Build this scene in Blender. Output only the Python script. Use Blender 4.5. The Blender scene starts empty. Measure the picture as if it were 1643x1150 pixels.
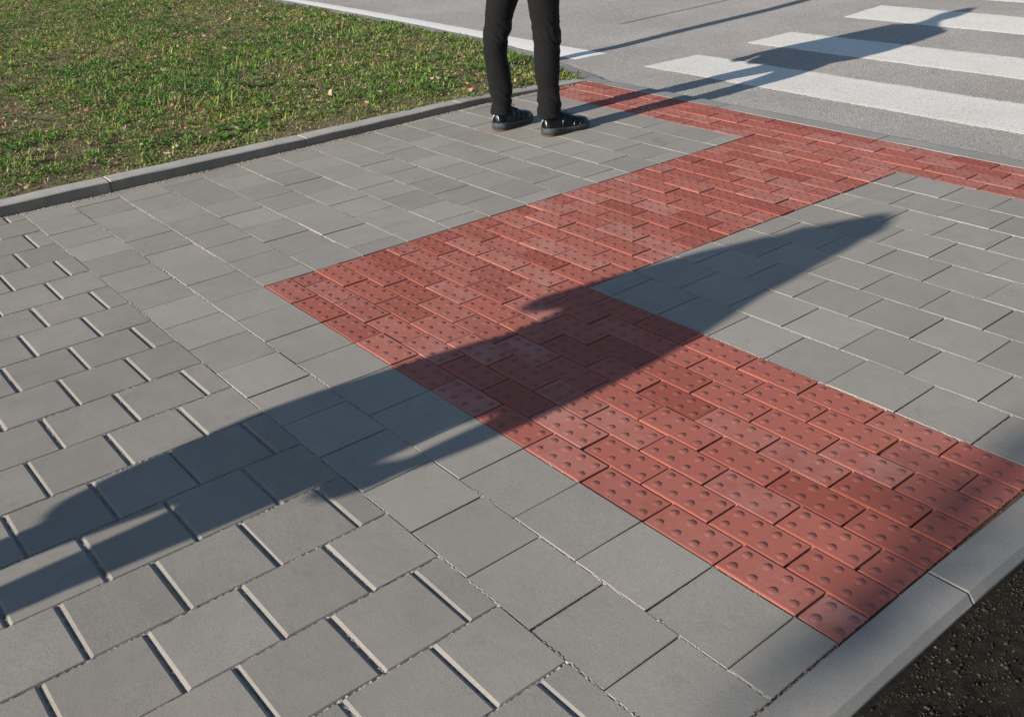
import bpy, bmesh, math, random
import numpy as np
from mathutils import Vector, Matrix, noise as mnoise

random.seed(7)
rng = np.random.default_rng(11)
S = bpy.context.scene
COL = S.collection

# ------------------------------------------------------------------ camera
# ground plan coordinates: u runs along the long brick rows, v along the sun's rays.
def W(u, v, z=0.0):
    return Vector((v, -u, z))

PITCH, YAW, ROLL = 4.84507859e-01, 8.98855197e-01, -4.37467158e-02
cp, sp, cy, sy = math.cos(PITCH), math.sin(PITCH), math.cos(YAW), math.sin(YAW)
fwd = Vector((cp * cy, cp * sy, -sp)); r0 = Vector((sy, -cy, 0)); u0 = r0.cross(fwd)
rv = math.cos(ROLL) * r0 + math.sin(ROLL) * u0
uv_ = rv.cross(fwd)
cam = bpy.data.cameras.new('camera'); camo = bpy.data.objects.new('camera', cam); COL.objects.link(camo)
cam.sensor_fit = 'HORIZONTAL'; cam.sensor_width = 36.0
cam.lens = 36.0 * 1546.60035 / 1643.0
cam.clip_start = 0.05; cam.clip_end = 600
M4 = Matrix(((rv.x, uv_.x, -fwd.x, -1.26683752), (rv.y, uv_.y, -fwd.y, -2.96143531),
             (rv.z, uv_.z, -fwd.z, 1.30931775), (0, 0, 0, 1)))
camo.matrix_world = M4
S.camera = camo

# ------------------------------------------------------------------ sky and sun
SUN_TAN = 0.374
EL = math.atan(SUN_TAN)
world = bpy.data.worlds.new('World'); S.world = world; world.use_nodes = True
nt = world.node_tree; nt.nodes.clear()
wo = nt.nodes.new('ShaderNodeOutputWorld'); bg = nt.nodes.new('ShaderNodeBackground')
sky = nt.nodes.new('ShaderNodeTexSky'); sky.sky_type = 'NISHITA'; sky.sun_disc = False
sky.sun_elevation = EL; sky.sun_rotation = math.radians(270)
sky.air_density = 1.0; sky.dust_density = 0.4; sky.ozone_density = 2.0
bg.inputs['Strength'].default_value = 0.085
nt.links.new(sky.outputs[0], bg.inputs[0]); nt.links.new(bg.outputs[0], wo.inputs[0])
sl = bpy.data.lights.new('sun', 'SUN'); so = bpy.data.objects.new('sun', sl); COL.objects.link(so)
sl.energy = 5.0; sl.angle = math.radians(0.5); sl.color = (1.0, 0.93, 0.84)
so.location = (-20, 0, 12)
so.rotation_euler = Vector((1, -0.005, -SUN_TAN)).to_track_quat('-Z', 'Y').to_euler()
S.view_settings.view_transform = 'Standard'; S.view_settings.look = 'None'
S.view_settings.exposure = 0.45; S.view_settings.gamma = 1.0
S.view_settings.use_curve_mapping = False

# ------------------------------------------------------------------ helpers
def tag(o, label=None, cat=None, group=None, kind=None):
    if label: o['label'] = label
    if cat: o['category'] = cat
    if group: o['group'] = group
    if kind: o['kind'] = kind
    return o

def link(name, me, parent=None, loc=None):
    o = bpy.data.objects.new(name, me); COL.objects.link(o)
    if parent is not None: o.parent = parent
    if loc is not None: o.location = loc
    return o

def mesh(name, verts, faces, mat=None, smooth=False):
    me = bpy.data.meshes.new(name)
    me.from_pydata([tuple(v) for v in verts], [], faces)
    if mat: me.materials.append(mat)
    if smooth: me.polygons.foreach_set('use_smooth', [True] * len(me.polygons))
    me.update()
    return me

def empty(name, loc, label, cat, group=None):
    o = bpy.data.objects.new(name, None); COL.objects.link(o); o.location = loc
    o.empty_display_size = .1
    return tag(o, label, cat, group)

def np_tris(name, V, F, mat, tint=None):
    me = bpy.data.meshes.new(name)
    me.vertices.add(len(V)); me.vertices.foreach_set('co', V.astype(np.float32).ravel())
    me.loops.add(F.size); me.loops.foreach_set('vertex_index', F.astype(np.int32).ravel())
    me.polygons.add(len(F)); me.polygons.foreach_set('loop_start', np.arange(0, F.size, 3, dtype=np.int32))
    me.polygons.foreach_set('loop_total', np.full(len(F), 3, dtype=np.int32))
    me.update(calc_edges=True)
    if tint is not None:
        a = me.color_attributes.new('tint', 'FLOAT_COLOR', 'POINT')
        c = np.ones((len(V), 4), np.float32); c[:, :3] = tint
        a.data.foreach_set('color', c.ravel())
    me.materials.append(mat)
    return me

_lat = rng.random((256, 256))
def vnoise(x, y, s):
    x = np.asarray(x) * s + 57.3; y = np.asarray(y) * s + 91.7
    xi = np.floor(x).astype(int); yi = np.floor(y).astype(int); fx = x - xi; fy = y - yi
    fx = fx * fx * (3 - 2 * fx); fy = fy * fy * (3 - 2 * fy)
    g = lambda a, b: _lat[a % 256, b % 256]
    return (g(xi, yi) * (1 - fx) * (1 - fy) + g(xi + 1, yi) * fx * (1 - fy) +
            g(xi, yi + 1) * (1 - fx) * fy + g(xi + 1, yi + 1) * fx * fy)

def project(P):
    d = P - np.array([M4[0][3], M4[1][3], M4[2][3]])
    z = d @ np.array(fwd)
    return 821.5 + 1546.6 * (d @ np.array(rv)) / z, 575 - 1546.6 * (d @ np.array(uv_)) / z, z

# ------------------------------------------------------------------ materials
class NM:
    def __init__(s, name, rough=0.9, spec=0.3):
        s.m = bpy.data.materials.new(name); s.m.use_nodes = True; s.t = s.m.node_tree
        s.b = s.t.nodes['Principled BSDF']; s.b.inputs['Roughness'].default_value = rough
        s.b.inputs['Specular IOR Level'].default_value = spec
        s.pos = s.t.nodes.new('ShaderNodeNewGeometry').outputs['Position']
        s.rnd = None
    def L(s, a, b): s.t.links.new(a, b)
    def noise(s, scale, detail=3, rough=.6, vec=None, dist=0.0):
        n = s.t.nodes.new('ShaderNodeTexNoise'); n.inputs['Scale'].default_value = scale
        n.inputs['Detail'].default_value = detail; n.inputs['Roughness'].default_value = rough
        n.inputs['Distortion'].default_value = dist
        s.L(vec or s.pos, n.inputs['Vector']); return n.outputs['Fac']
    def voro(s, scale, feat='F1', out='Distance'):
        n = s.t.nodes.new('ShaderNodeTexVoronoi'); n.inputs['Scale'].default_value = scale; n.feature = feat
        s.L(s.pos, n.inputs['Vector']); return n.outputs[out]
    def random(s):
        if s.rnd is None: s.rnd = s.t.nodes.new('ShaderNodeObjectInfo').outputs['Random']
        return s.rnd
    def map(s, x, a, b, c=0.0, d=1.0):
        n = s.t.nodes.new('ShaderNodeMapRange'); n.inputs[1].default_value = a; n.inputs[2].default_value = b
        n.inputs[3].default_value = c; n.inputs[4].default_value = d; s.L(x, n.inputs[0]); return n.outputs[0]
    def math(s, op, a, b=None):
        n = s.t.nodes.new('ShaderNodeMath'); n.operation = op
        for i, x in enumerate((a, b)):
            if x is None: continue
            if isinstance(x, (int, float)): n.inputs[i].default_value = x
            else: s.L(x, n.inputs[i])
        return n.outputs[0]
    def mix(s, f, a, b, mode='MIX'):
        n = s.t.nodes.new('ShaderNodeMix'); n.data_type = 'RGBA'; n.blend_type = mode
        for i, x in ((0, f), (6, a), (7, b)):
            if isinstance(x, (int, float)): n.inputs[i].default_value = x
            elif isinstance(x, (tuple, list)): n.inputs[i].default_value = (*x, 1)
            else: s.L(x, n.inputs[i])
        return n.outputs[2]
    def scale(s, col, f):
        n = s.t.nodes.new('ShaderNodeVectorMath'); n.operation = 'SCALE'
        if isinstance(col, (tuple, list)): n.inputs[0].default_value = col
        else: s.L(col, n.inputs[0])
        if isinstance(f, (int, float)): n.inputs['Scale'].default_value = f
        else: s.L(f, n.inputs['Scale'])
        return n.outputs[0]
    def attr(s, name):
        n = s.t.nodes.new('ShaderNodeAttribute'); n.attribute_name = name; return n.outputs['Color']
    def color(s, c):
        if isinstance(c, (tuple, list)): s.b.inputs['Base Color'].default_value = (*c, 1)
        else: s.L(c, s.b.inputs['Base Color'])
    def bump(s, h, strength=.5, dist=.001, prev=None):
        n = s.t.nodes.new('ShaderNodeBump'); n.inputs['Strength'].default_value = strength
        n.inputs['Distance'].default_value = dist; s.L(h, n.inputs['Height'])
        if prev is not None: s.L(prev, n.inputs['Normal'])
        s.L(n.outputs[0], s.b.inputs['Normal']); return n.outputs[0]

def concrete(name, base, grain=.12, blot=.1, per=.1, bumpd=.0007, dirt=(.10, .09, .075), dirtamt=.35):
    k = NM(name, .88, .25)
    f = k.map(k.noise(520, 2, .7), .3, .7, 1 - grain, 1 + grain)
    g = k.map(k.noise(1.7, 4, .6), .3, .7, 1 - blot, 1 + blot)
    h = k.map(k.noise(14, 4, .65), .3, .7, 1 - blot * .5, 1 + blot * .5)
    r = k.map(k.random(), 0, 1, 1 - per, 1 + per)
    f = k.math('MULTIPLY', k.math('MULTIPLY', f, g), k.math('MULTIPLY', h, r))
    c = k.scale(base, f)
    warm = k.mix(k.map(k.math('FRACT', k.math('MULTIPLY', k.random(), 7.31)), 0, 1, 0, .5), c, k.scale(c, 1.0), 'MIX')
    c = k.mix(k.map(k.math('FRACT', k.math('MULTIPLY', k.random(), 13.7)), .3, 1, 0, .55), c, (1.0, .965, .93), 'MULTIPLY')
    # stains and scattered dark / pale grains
    st = k.map(k.noise(5.5, 6, .75, dist=.6), .58, .78, 0, dirtamt)
    c = k.mix(st, c, dirt)
    pale = k.math('MULTIPLY', k.map(k.noise(430, 2, .6), .60, .74, 0, .55), k.map(k.math('FRACT', k.math('MULTIPLY', k.random(), 31.3)), 0, 1, .3, 1.0))
    c = k.mix(pale, c, (.5, .48, .44))
    dk = k.map(k.noise(360, 2, .6), .37, .26, 0, .6)
    c = k.mix(dk, c, (.05, .047, .042))
    k.color(c)
    b = k.bump(k.noise(420, 3, .75), .75, bumpd)
    k.bump(k.noise(40, 4, .6), .35, .0015, b)
    return k.m

M = {}
M['slab'] = concrete('slab_concrete', (.312, .289, .251), .20, .08, .085)
M['groove_slab'] = concrete('grooved_slab_concrete', (.284, .261, .227), .22, .10, .08, .0008)
M['kerb'] = concrete('kerb_concrete', (.27, .258, .235), .18, .1, .05, .0007)
M['old_kerb'] = concrete('lawn_kerb_concrete', (.40, .375, .33), .12, .16, .06, .001, dirtamt=.7)
M['road_kerb'] = concrete('road_kerb_concrete', (.30, .287, .26), .12, .12, .05, .001, dirtamt=.5)

M['shaded_face'] = concrete('shaded_face_concrete', (.20, .182, .155), .2, .25, .05, .0015, dirtamt=.8)  # dirt stains over a base darkened to paint in the sunless face's shade
def red_mat(dome=False):
    k = NM('dark_dome_concrete' if dome else 'red_brick_concrete', .75 if dome else .82, .3)
    r = k.random()
    a = k.mix(k.map(r, 0, .7), (.315, .082, .055), (.405, .122, .087))
    pink = k.map(k.math('FRACT', k.math('MULTIPLY', r, 5.77)), .35, .95, 0, 1)
    blot = k.map(k.noise(9, 5, .7), .32, .60, .1, 1)
    a = k.mix(k.math('MULTIPLY', k.math('MULTIPLY', pink, blot), .52), a, (.50, .265, .222))
    pur = k.map(k.noise(23, 4, .7), .55, .75, 0, .38)
    a = k.mix(pur, a, (.23, .09, .085))
    a = k.scale(a, k.map(k.noise(450, 2, .7), .3, .7, .85, 1.15))
    a = k.mix(k.map(k.noise(700, 1), .7, .78, 0, .35), a, (.6, .42, .34))
    a = k.mix(k.map(k.noise(560, 1), .3, .22, 0, .5), a, (.08, .02, .016))
    if dome: a = k.mix(k.map(k.noise(150, 3), .3, .7, .3, .75), a, (.165, .07, .062))  # whole domes mixed towards a darker purple red than the brick
    k.color(a)
    b = k.bump(k.noise(380, 3, .75), .7, .0008)
    k.bump(k.noise(60, 4, .6), .35, .0015, b)
    return k.m
M['red'] = red_mat(); M['dome'] = red_mat(True)

def sand_mat(name, c1, c2, scale=600):
    k = NM(name, .95, .15)
    c = k.mix(k.map(k.noise(scale, 2, .7), .35, .65), c1, c2)
    c = k.scale(c, k.map(k.noise(30, 3), .3, .7, .75, 1.2))
    k.color(c); k.bump(k.noise(scale * .8, 3, .8), 1.0, .002); return k.m
M['sand'] = sand_mat('joint_sand', (.12, .105, .085), (.58, .53, .46))
M['grey_sand'] = sand_mat('groove_sand', (.17, .155, .135), (.40, .37, .325))
M['red_sand'] = sand_mat('brick_joint_grit', (.12, .06, .04), (.33, .2, .14))
M['bed'] = sand_mat('bedding_grit', (.06, .052, .042), (.16, .14, .115), 350)

def asphalt_mat():
    k = NM('worn_asphalt', .85, .35)
    v = k.voro(190, 'F1', 'Color'); sep = k.t.nodes.new('ShaderNodeSeparateColor'); k.L(v, sep.inputs[0])
    c = k.mix(k.map(sep.outputs[0], .1, .9), (.37, .346, .315), (.62, .585, .535))
    c = k.mix(k.map(k.voro(190), .0025, .0045, 0, .0), c, (.05, .05, .05))
    c = k.mix(k.map(sep.outputs[1], .93, .97, 0, .7), c, (.8, .77, .71))
    c = k.mix(k.map(k.noise(250, 2, .6), .54, .66, 0, .55), c, (.16, .152, .143))
    c = k.scale(c, k.map(k.noise(1.1, 5, .65), .3, .7, .86, 1.14))
    c = k.mix(k.map(k.noise(.7, 4, .6), .45, .65, 0, .6), c, (1.08, .97, .93), 'MULTIPLY')
    c = k.mix(k.map(k.noise(7, 6, .75, dist=.8), .62, .75, 0, .3), c, (.12, .115, .11))
    k.color(c)
    h = k.math('ADD', k.math('MULTIPLY', k.voro(190), 60.0), k.noise(260, 3, .7))
    k.bump(h, .6, .0016)
    return k.m
M['asphalt'] = asphalt_mat()

def paint_mat():
    k = NM('worn_white_road_paint', .7, .4)
    c = k.mix(k.map(k.noise(210, 2, .6), .35, .65), (.72, .675, .60), (.86, .82, .74))
    pit = k.map(k.noise(125, 3, .72), .53, .62, 0, .9)
    area = k.map(k.noise(3.2, 4, .6), .3, .7, .55, 1.1)
    c = k.mix(k.math('MULTIPLY', pit, area), c, (.26, .245, .22))
    c = k.mix(k.map(k.noise(2.3, 4, .6), .5, .75, 0, .3), c, (.6, .52, .44))
    k.color(c); k.bump(k.noise(170, 3, .7), .8, .0015); return k.m
M['paint'] = paint_mat()
def line_mat():
    k = NM('fresh_white_line_paint', .6, .4)
    c = k.mix(k.map(k.noise(160, 3, .7), .6, .7, 0, .5), (.86, .81, .735), (.38, .36, .33))
    k.color(c); k.bump(k.noise(170, 3, .7), .6, .001); return k.m
M['line'] = line_mat()

def turf_mat():
    k = NM('lawn_soil', 1.0, .1)
    c = k.mix(k.map(k.noise(6, 5, .7), .38, .62), (.11, .105, .045), (.235, .165, .105))
    c = k.mix(k.map(k.noise(70, 4, .75), .45, .65, 0, .6), c, (.33, .25, .17))
    k.color(c); k.bump(k.noise(60, 5, .75), 1.0, .02); return k.m
M['turf'] = turf_mat()
def soil_mat():
    k = NM('dark_earth', 1.0, .1)
    c = k.mix(k.map(k.noise(45, 5, .75), .35, .7), (.016, .013, .010), (.046, .038, .029))
    c = k.mix(k.map(k.noise(9, 4, .7), .55, .7, 0, .3), c, (.03, .035, .012))
    c = k.mix(k.map(k.noise(420, 2, .6), .70, .76, 0, .6), c, (.22, .19, .16))
    k.color(c); k.bump(k.noise(120, 5, .8), 1.0, .012); return k.m
M['soil'] = soil_mat()
def tint_mat(name, rough=.75, transl=.25):
    k = NM(name, rough, .25); c = k.attr('tint'); k.color(c)
    if transl:
        tr = k.t.nodes.new('ShaderNodeBsdfTranslucent'); k.L(k.scale(c, 1.2), tr.inputs[0])
        mx = k.t.nodes.new('ShaderNodeMixShader'); mx.inputs[0].default_value = transl
        k.L(k.b.outputs[0], mx.inputs[1]); k.L(tr.outputs[0], mx.inputs[2])
        k.L(mx.outputs[0], k.t.nodes['Material Output'].inputs[0])
    return k.m
M['grass'] = tint_mat('grass_blade'); M['weed'] = tint_mat('weed_leaf', .6, .2)
M['clod'] = tint_mat('earth_crumb', .95, 0)
M['litter'] = tint_mat('dry_leaf', .8, .15)

def simple(name, col, rough=.6, spec=.4, metal=0, bumps=None, var=.15, vs=30):
    k = NM(name, rough, spec); k.b.inputs['Metallic'].default_value = metal
    k.color(k.scale(col, k.map(k.noise(vs, 4, .6), .3, .7, 1 - var, 1 + var)))
    if bumps: k.bump(k.noise(bumps[0], 3, .7), bumps[1], bumps[2])
    return k.m
def cloth_mat(name, col):
    k = NM(name, .88, .25); k.b.inputs['Sheen Weight'].default_value = .02
    w = k.t.nodes.new('ShaderNodeTexWave'); w.inputs['Scale'].default_value = 260; w.inputs['Distortion'].default_value = 1.5
    k.L(k.pos, w.inputs[0])
    k.color(k.scale(col, k.map(k.noise(90, 3), .3, .7, .8, 1.2)))
    b = k.bump(w.outputs['Fac'], .25, .0006); k.bump(k.noise(26, 4, .55, dist=.4), .5, .006, b); return k.m
M['trousers'] = cloth_mat('black_trouser_cloth', (.006, .0057, .006))
M['jacket'] = cloth_mat('black_jacket_cloth', (.02, .02, .024))
M['coat'] = cloth_mat('dark_coat_cloth', (.035, .03, .03))
M['jeans'] = cloth_mat('blue_jean_cloth', (.05, .065, .1))
M['skin'] = simple('skin', (.5, .3, .22), .5, .4)
M['hair'] = simple('dark_hair', (.03, .02, .013), .5, .4, bumps=(200, .8, .004))
M['shoe'] = simple('black_shoe_leather', (.0045, .0045, .005), .38, .25, bumps=(90, .35, .0012))
M['mid'] = simple('grey_midsole_rubber', (.050, .056, .064), .65, .3, var=.35, vs=60, bumps=(60, .4, .002))
M['out'] = simple('brown_outsole_rubber', (.11, .06, .035), .8, .2, var=.4, vs=80)
M['gloss'] = simple('silver_heel_trim', (.35, .36, .38), .3, .5, .4)
M['band'] = simple('glossy_black_band', (.012, .012, .013), .22, .5)
M['lace'] = simple('black_lace', (.02, .02, .02), .8)
M['steel'] = simple('galvanised_steel', (.42, .43, .44), .45, .5, .7, bumps=(30, .2, .001))
M['bark'] = simple('grey_bark', (.12, .095, .07), .95, .2, bumps=(25, .9, .02))
M['leafage'] = tint_mat('tree_leaf', .6, .3)
M['face_dark'] = simple('dark_iris', (.03, .02, .015), .2, .6)
M['eye'] = simple('eye_white', (.7, .68, .65), .2, .6, var=.02)
M['lips'] = simple('lips', (.38, .15, .13), .5)
M['bag'] = simple('black_bag_nylon', (.02, .02, .022), .7, .3, bumps=(300, .4, .001))

# ------------------------------------------------------------------ ground, soil
gm = NM('far_ground', 1, .1)
gm.color(gm.mix(gm.map(gm.noise(.4, 5, .7), .35, .65), (.06, .075, .03), (.12, .105, .075)))
gnd = link('ground', mesh('ground', [(-250, -250, -.12), (250, -250, -.12), (250, 250, -.12), (-250, 250, -.12)], [(0, 1, 2, 3)], gm.m))
tag(gnd, kind='structure')

# surface height of the road: a low gutter and then a gentle camber
PV = [3.0, 3.1, 4.1, 4.7, 5.9, 6.5, 7.2, 9, 12, 16, 20]
PZ = [-.024, -.024, -.020, 0, .03, .055, .08, .12, .16, .12, 0]
def zr(v): return float(np.interp(v, PV, PZ))

# line of the kerb between road and lawn (its lawn side), u -> v
KU = [-40, -12, -7, -4.5, -3.4, -2.6, -2.04, -1.70, -1.56, 4]
KV = [3.62, 3.64, 3.66, 3.60, 3.53, 3.38, 3.215, 3.10, 3.025, 3.025]
def kv(u): return float(np.interp(u, KU, KV))

# road sheet following the camber; its near edge tucks under the kerb
us = list(np.linspace(-40, -8, 9)) + list(np.linspace(-7, 5, 49)) + list(np.linspace(6, 40, 10))
knots = PV[2:]
V_, F_ = [], []
for u in us:
    for v in [kv(u) + .07] + knots: V_.append(W(u, v, zr(v)))
n = len(knots) + 1
for i in range(len(us) - 1):
    for k in range(n - 1):
        F_.append((i * n + k, i * n + k + 1, (i + 1) * n + k + 1, (i + 1) * n + k))
F_ = [f[::-1] for f in F_]
road = link('road', mesh('road', V_, F_, M['asphalt'])); tag(road, kind='structure')

def sheet(name, edge_a, edge_b, mat, parent, lift=.0022, thick=.003, jag=.0045, step=.012):
    """painted marking between two straight edges given as ((u,v),(u,v)); slightly ragged rim, real thickness"""
    (a0, a1), (b0, b1) = edge_a, edge_b
    La = math.dist(a0, a1); N = max(2, int(La / step))
    ring = []
    for i in range(N + 1):
        t = i / N
        ring.append((a0[0] + (a1[0] - a0[0]) * t, a0[1] + (a1[1] - a0[1]) * t))
    m_ = max(2, int(math.dist(a1, b1) / step))
    side1 = [(a1[0] + (b1[0] - a1[0]) * i / m_, a1[1] + (b1[1] - a1[1]) * i / m_) for i in range(m_ + 1)]
    side0 = [(a0[0] + (b0[0] - a0[0]) * i / m_, a0[1] + (b0[1] - a0[1]) * i / m_) for i in range(m_ + 1)]
    V, F = [], []
    rows = 14
    for j in range(rows + 1):
        s = j / rows
        for i in range(N + 1):
            t = i / N
            u = (a0[0] * (1 - t) + a1[0] * t) * (1 - s) + (b0[0] * (1 - t) + b1[0] * t) * s
            v = (a0[1] * (1 - t) + a1[1] * t) * (1 - s) + (b0[1] * (1 - t) + b1[1] * t) * s
            if j in (0, rows): v += random.gauss(0, jag) + .004 * math.sin(u * 9 + j)
            if i in (0, N): u += random.gauss(0, jag)
            V.append(W(u, v, zr(v) + (.0006 if j in (0, rows) or i in (0, N) else lift)))
    for j in range(rows):
        for i in range(N):
            a = j * (N + 1) + i
            F.append((a, a + 1, a + N + 2, a + N + 1))
    nv = len(V)
    rim = [i for i in range(N + 1)] + [j * (N + 1) + N for j in range(1, rows + 1)] + \
          [rows * (N + 1) + i for i in range(N - 1, -1, -1)] + [j * (N + 1) for j in range(rows - 1, 0, -1)]
    for i in rim: V.append(V[i] + Vector((0, 0, -lift - .001)))
    for q in range(len(rim)):
        p = (q + 1) % len(rim)
        F.append((rim[q], nv + q, nv + p, rim[p]))
    me = mesh(name, V, F, mat)
    bm = bmesh.new(); bm.from_mesh(me); bmesh.ops.recalc_face_normals(bm, faces=bm.faces)
    bm.to_mesh(me); bm.free()
    o = link(name, me, parent)
    return o

UR = 4.6
sheet('crossing_stripe', ((-1.665, 3.668), (UR, 3.575)), ((-1.645, 4.185), (UR, 4.222)), M['paint'], road)
sheet('crossing_stripe', ((-1.60, 4.680), (UR, 4.760)), ((-1.572, 5.178), (UR, 5.36)), M['paint'], road)
sheet('crossing_stripe', ((-1.598, 5.893), (UR, 6.05)), ((-1.612, 6.447), (UR, 6.66)), M['paint'], road)
sheet('crossing_stripe', ((-1.60, 7.005), (UR, 7.25)), ((-1.61, 7.55), (UR, 7.85)), M['paint'], road)
# white edge line beside the lawn, in three straight lengths joined as one marking
pts_in = [(-2.21, 3.545), (-2.7, 3.565), (-3.3, 3.60), (-4.0, 3.655), (-4.8, 3.70), (-5.6, 3.745), (-6.5, 3.79), (-8.0, 3.80), (-14, 3.80), (-40, 3.80)]
V, F = [], []
for i in range(len(pts_in) - 1):
    (ua, va), (ub, vb) = pts_in[i], pts_in[i + 1]
    N = max(3, int(abs(ub - ua) / .03)) if ua > -8 else 12
    for q in range(N + (1 if i == len(pts_in) - 2 else 0)):
        t = q / N; u = ua + (ub - ua) * t; v = va + (vb - va) * t
        wv = float(np.interp(u, [-7, -2.21], [.135, .285]))
        ja, jb = random.gauss(0, .004), random.gauss(0, .003)
        sk = .01 if len(V) == 0 else 0
        for s, dz in ((0, -.001), (0, .0006), (.5, .003), (1, .0006), (1, -.001)):
            vv = v + s * wv + (ja if s == 0 else jb if s == 1 else 0)
            V.append(W(u + (.0 if i or q else s * .02), vv, zr(vv) + dz))
ncol = len(V) // 5
for i in range(ncol - 1):
    for k in range(4):
        F.append((i * 5 + k, i * 5 + k + 1, (i + 1) * 5 + k + 1, (i + 1) * 5 + k))
F.append((0, 1, 2, 3, 4))
me = mesh('edge_line', V, F, M['line'])
bm = bmesh.new(); bm.from_mesh(me); bmesh.ops.recalc_face_normals(bm, faces=bm.faces); bm.to_mesh(me); bm.free()
link('edge_line', me, road)

# ------------------------------------------------------------------ pavement
pav = link('pavement', mesh('pavement', [W(-1.55, -9, -.0095), W(2.31, -9, -.0095), W(2.31, 3.03, -.0095), W(-1.57, 3.03, -.0095)], [(3, 2, 1, 0)], M['bed']))
tag(pav, kind='structure')
pav2 = link('tactile_paving', mesh('tactile_paving', [W(0, 0, -.0088), W(2.30, 0, -.0088), W(2.30, .8, -.0088), W(.8, .8, -.0088),
            W(.84, 2.62, -.0088), W(4.4, 2.62, -.0088), W(4.4, 3.025, -.0088), W(-1.56, 3.025, -.0088), W(-1.56, 2.64, -.0088), W(0, 2.62, -.0088)],
            [(9, 8, 7, 6), (5, 4, 9, 6), (9, 4, 3, 0), (3, 2, 1, 0)], M['red_sand']))
tag(pav2, kind='structure')

cache = {}
def block_mesh(du, dv, cu, cv_, cz, kind, var, cr=None):
    cr = cv_ if cr is None else cr
    key = (round(du, 3), round(dv, 3), cu, cv_, kind, var, cr)
    if key in cache: return cache[key]
    r = random.Random(hash(key) & 0xffff)
    V, F = [], []
    def ring(iu, iv, z, j=0.0):
        return [Vector((sx * (dv / 2 - (iv if sx < 0 or iv == 0 else cr)) + r.uniform(-j, j), sy * (du / 2 - iu) + r.uniform(-j, j), z))
                for sx, sy in ((-1, -1), (1, -1), (1, 1), (-1, 1))]
    V += ring(cu, cv_, 0, .0008); V += ring(0, 0, -cz, .0006); V += ring(0, 0, -.035)
    F.append((0, 1, 2, 3))
    for a in (0, 4):
        for i in range(4):
            j = (i + 1) % 4
            F.append((a + i, a + 4 + i, a + 4 + j, a + j))
    nflat = len(F)
    mat = {'slab': M['slab'], 'groove': M['groove_slab'], 'red': M['red']}[kind]
    if kind == 'red':
        nu = int(round(du / .05 - .2)); nu = max(1, min(4, nu))
        R0, H, SEG = .0128, .0031, 10
        for a in range(nu):
            for b in (-1, 1):
                # cut pieces keep the dome spacing of their uncut (-u) end
                cu_ = -(-du / 2 + .0245 + a * .05)
                c = Vector((b * .0245, cu_, 0)); base = len(V)
                if abs(c.y) > du / 2 - .012: continue
                rr = R0 * r.uniform(.93, 1.07); hh = H * r.uniform(.75, 1.1)
                for ph, q in ((0, 1.0), (1, .74), (2, .40)):
                    zz = hh * (1 - q * q) - (.0004 if ph == 0 else 0)
                    for s in range(SEG):
                        an = 2 * math.pi * s / SEG
                        V.append(c + Vector((math.cos(an) * rr * q, math.sin(an) * rr * q, zz)))
                V.append(c + Vector((0, 0, hh)))
                for ph in (0, 1):
                    for s in range(SEG):
                        t = (s + 1) % SEG
                        F.append((base + ph * SEG + s, base + ph * SEG + t, base + (ph + 1) * SEG + t, base + (ph + 1) * SEG + s))
                for s in range(SEG): F.append((base + 2 * SEG + s, base + 2 * SEG + (s + 1) % SEG, base + 3 * SEG))
    me = mesh('paving_' + kind, V, F, mat)
    if kind == 'red':
        me.materials.append(M['dome'])
        me.polygons.foreach_set('material_index', [0] * nflat + [1] * (len(F) - nflat))
    sm = [False] * nflat + [True] * (len(F) - nflat); me.polygons.foreach_set('use_smooth', sm)
    cache[key] = me
    return me

def lay(name, parent, ua, ub, va, vb, kind, gu=.0038, gv=.0030, cu=.0015, cv_=.0014, cz=.0013, hz=.0007, cr=None):
    du, dv = ub - ua - gu, vb - va - gv
    if du < .03 or dv < .02: return
    me = block_mesh(du, dv, cu, cv_, cz, kind, random.randrange(5), cr)
    o = link(name, me, parent, W((ua + ub) / 2 + random.gauss(0, .0005), (va + vb) / 2 + random.gauss(0, .0005), random.gauss(0, hz)))
    o.rotation_euler = (random.gauss(0, .0022), random.gauss(0, .0022), random.gauss(0, .0025))
    return o

joint_u, joint_v = [], []          # (u0,u1,v) lines along u ; (v0,v1,u) lines along v
def kface(v): return float(np.interp(v, [-3, 0, 1, 2.2, 3.03], [-1.52, -1.508, -1.522, -1.568, -1.558]))

# grey slabs in columns of 0.2 m along u, joints staggered column by column
for k in range(-2, 13):
    va = .2 * k; vb = va + .2
    if k >= 0: va, vb = va * 1.0077, vb * 1.0077
    end = 0.0 if k >= 0 else 2.295
    off = 0.088 if k == -2 else (0.0 if k % 2 else -.1)
    if k == -1: off = 0.0
    lo = kface((va + vb) / 2) + .004
    cuts = [off + .2 * i for i in range(-9, 13)]
    cuts = [c for c in cuts if lo + .035 < c < end - .03]
    cuts = [lo] + cuts + [end - (.002 if k >= 0 else 0)]
    for a, b in zip(cuts[:-1], cuts[1:]):
        lay('paving_slab', pav, a, b, va, vb, 'slab')
        joint_v.append((va, vb, b, .12))
    joint_u.append((lo, end, va, 1.0))
joint_u.append((kface(2.62), 0, 2.62, .9)); joint_u.append((0, 2.295, 0.0, .6))
# right-hand field beyond the red arm
for k in range(9):
    va = .8 + .2022 * k; vb = va + .2022; sk = .025 * (va - .8)
    off = .9 if k % 2 == 0 else 1.0
    lo = .80 + sk
    cuts = [off + .2045 * i + sk for i in range(0, 8)]
    if k % 2 == 1: cuts = [c + .01 for c in cuts]
    cuts = [c for c in cuts if c < 2.25]
    cuts = [lo + .002] + cuts + [2.295]
    for a, b in zip(cuts[:-1], cuts[1:]):
        lay('paving_slab', pav, a, b, va, vb, 'slab')
        joint_v.append((va, vb, b, .12))
    joint_u.append((lo, 2.295, va, 1.0))
joint_u.append((.84, 2.295, 2.62, .9))
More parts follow.
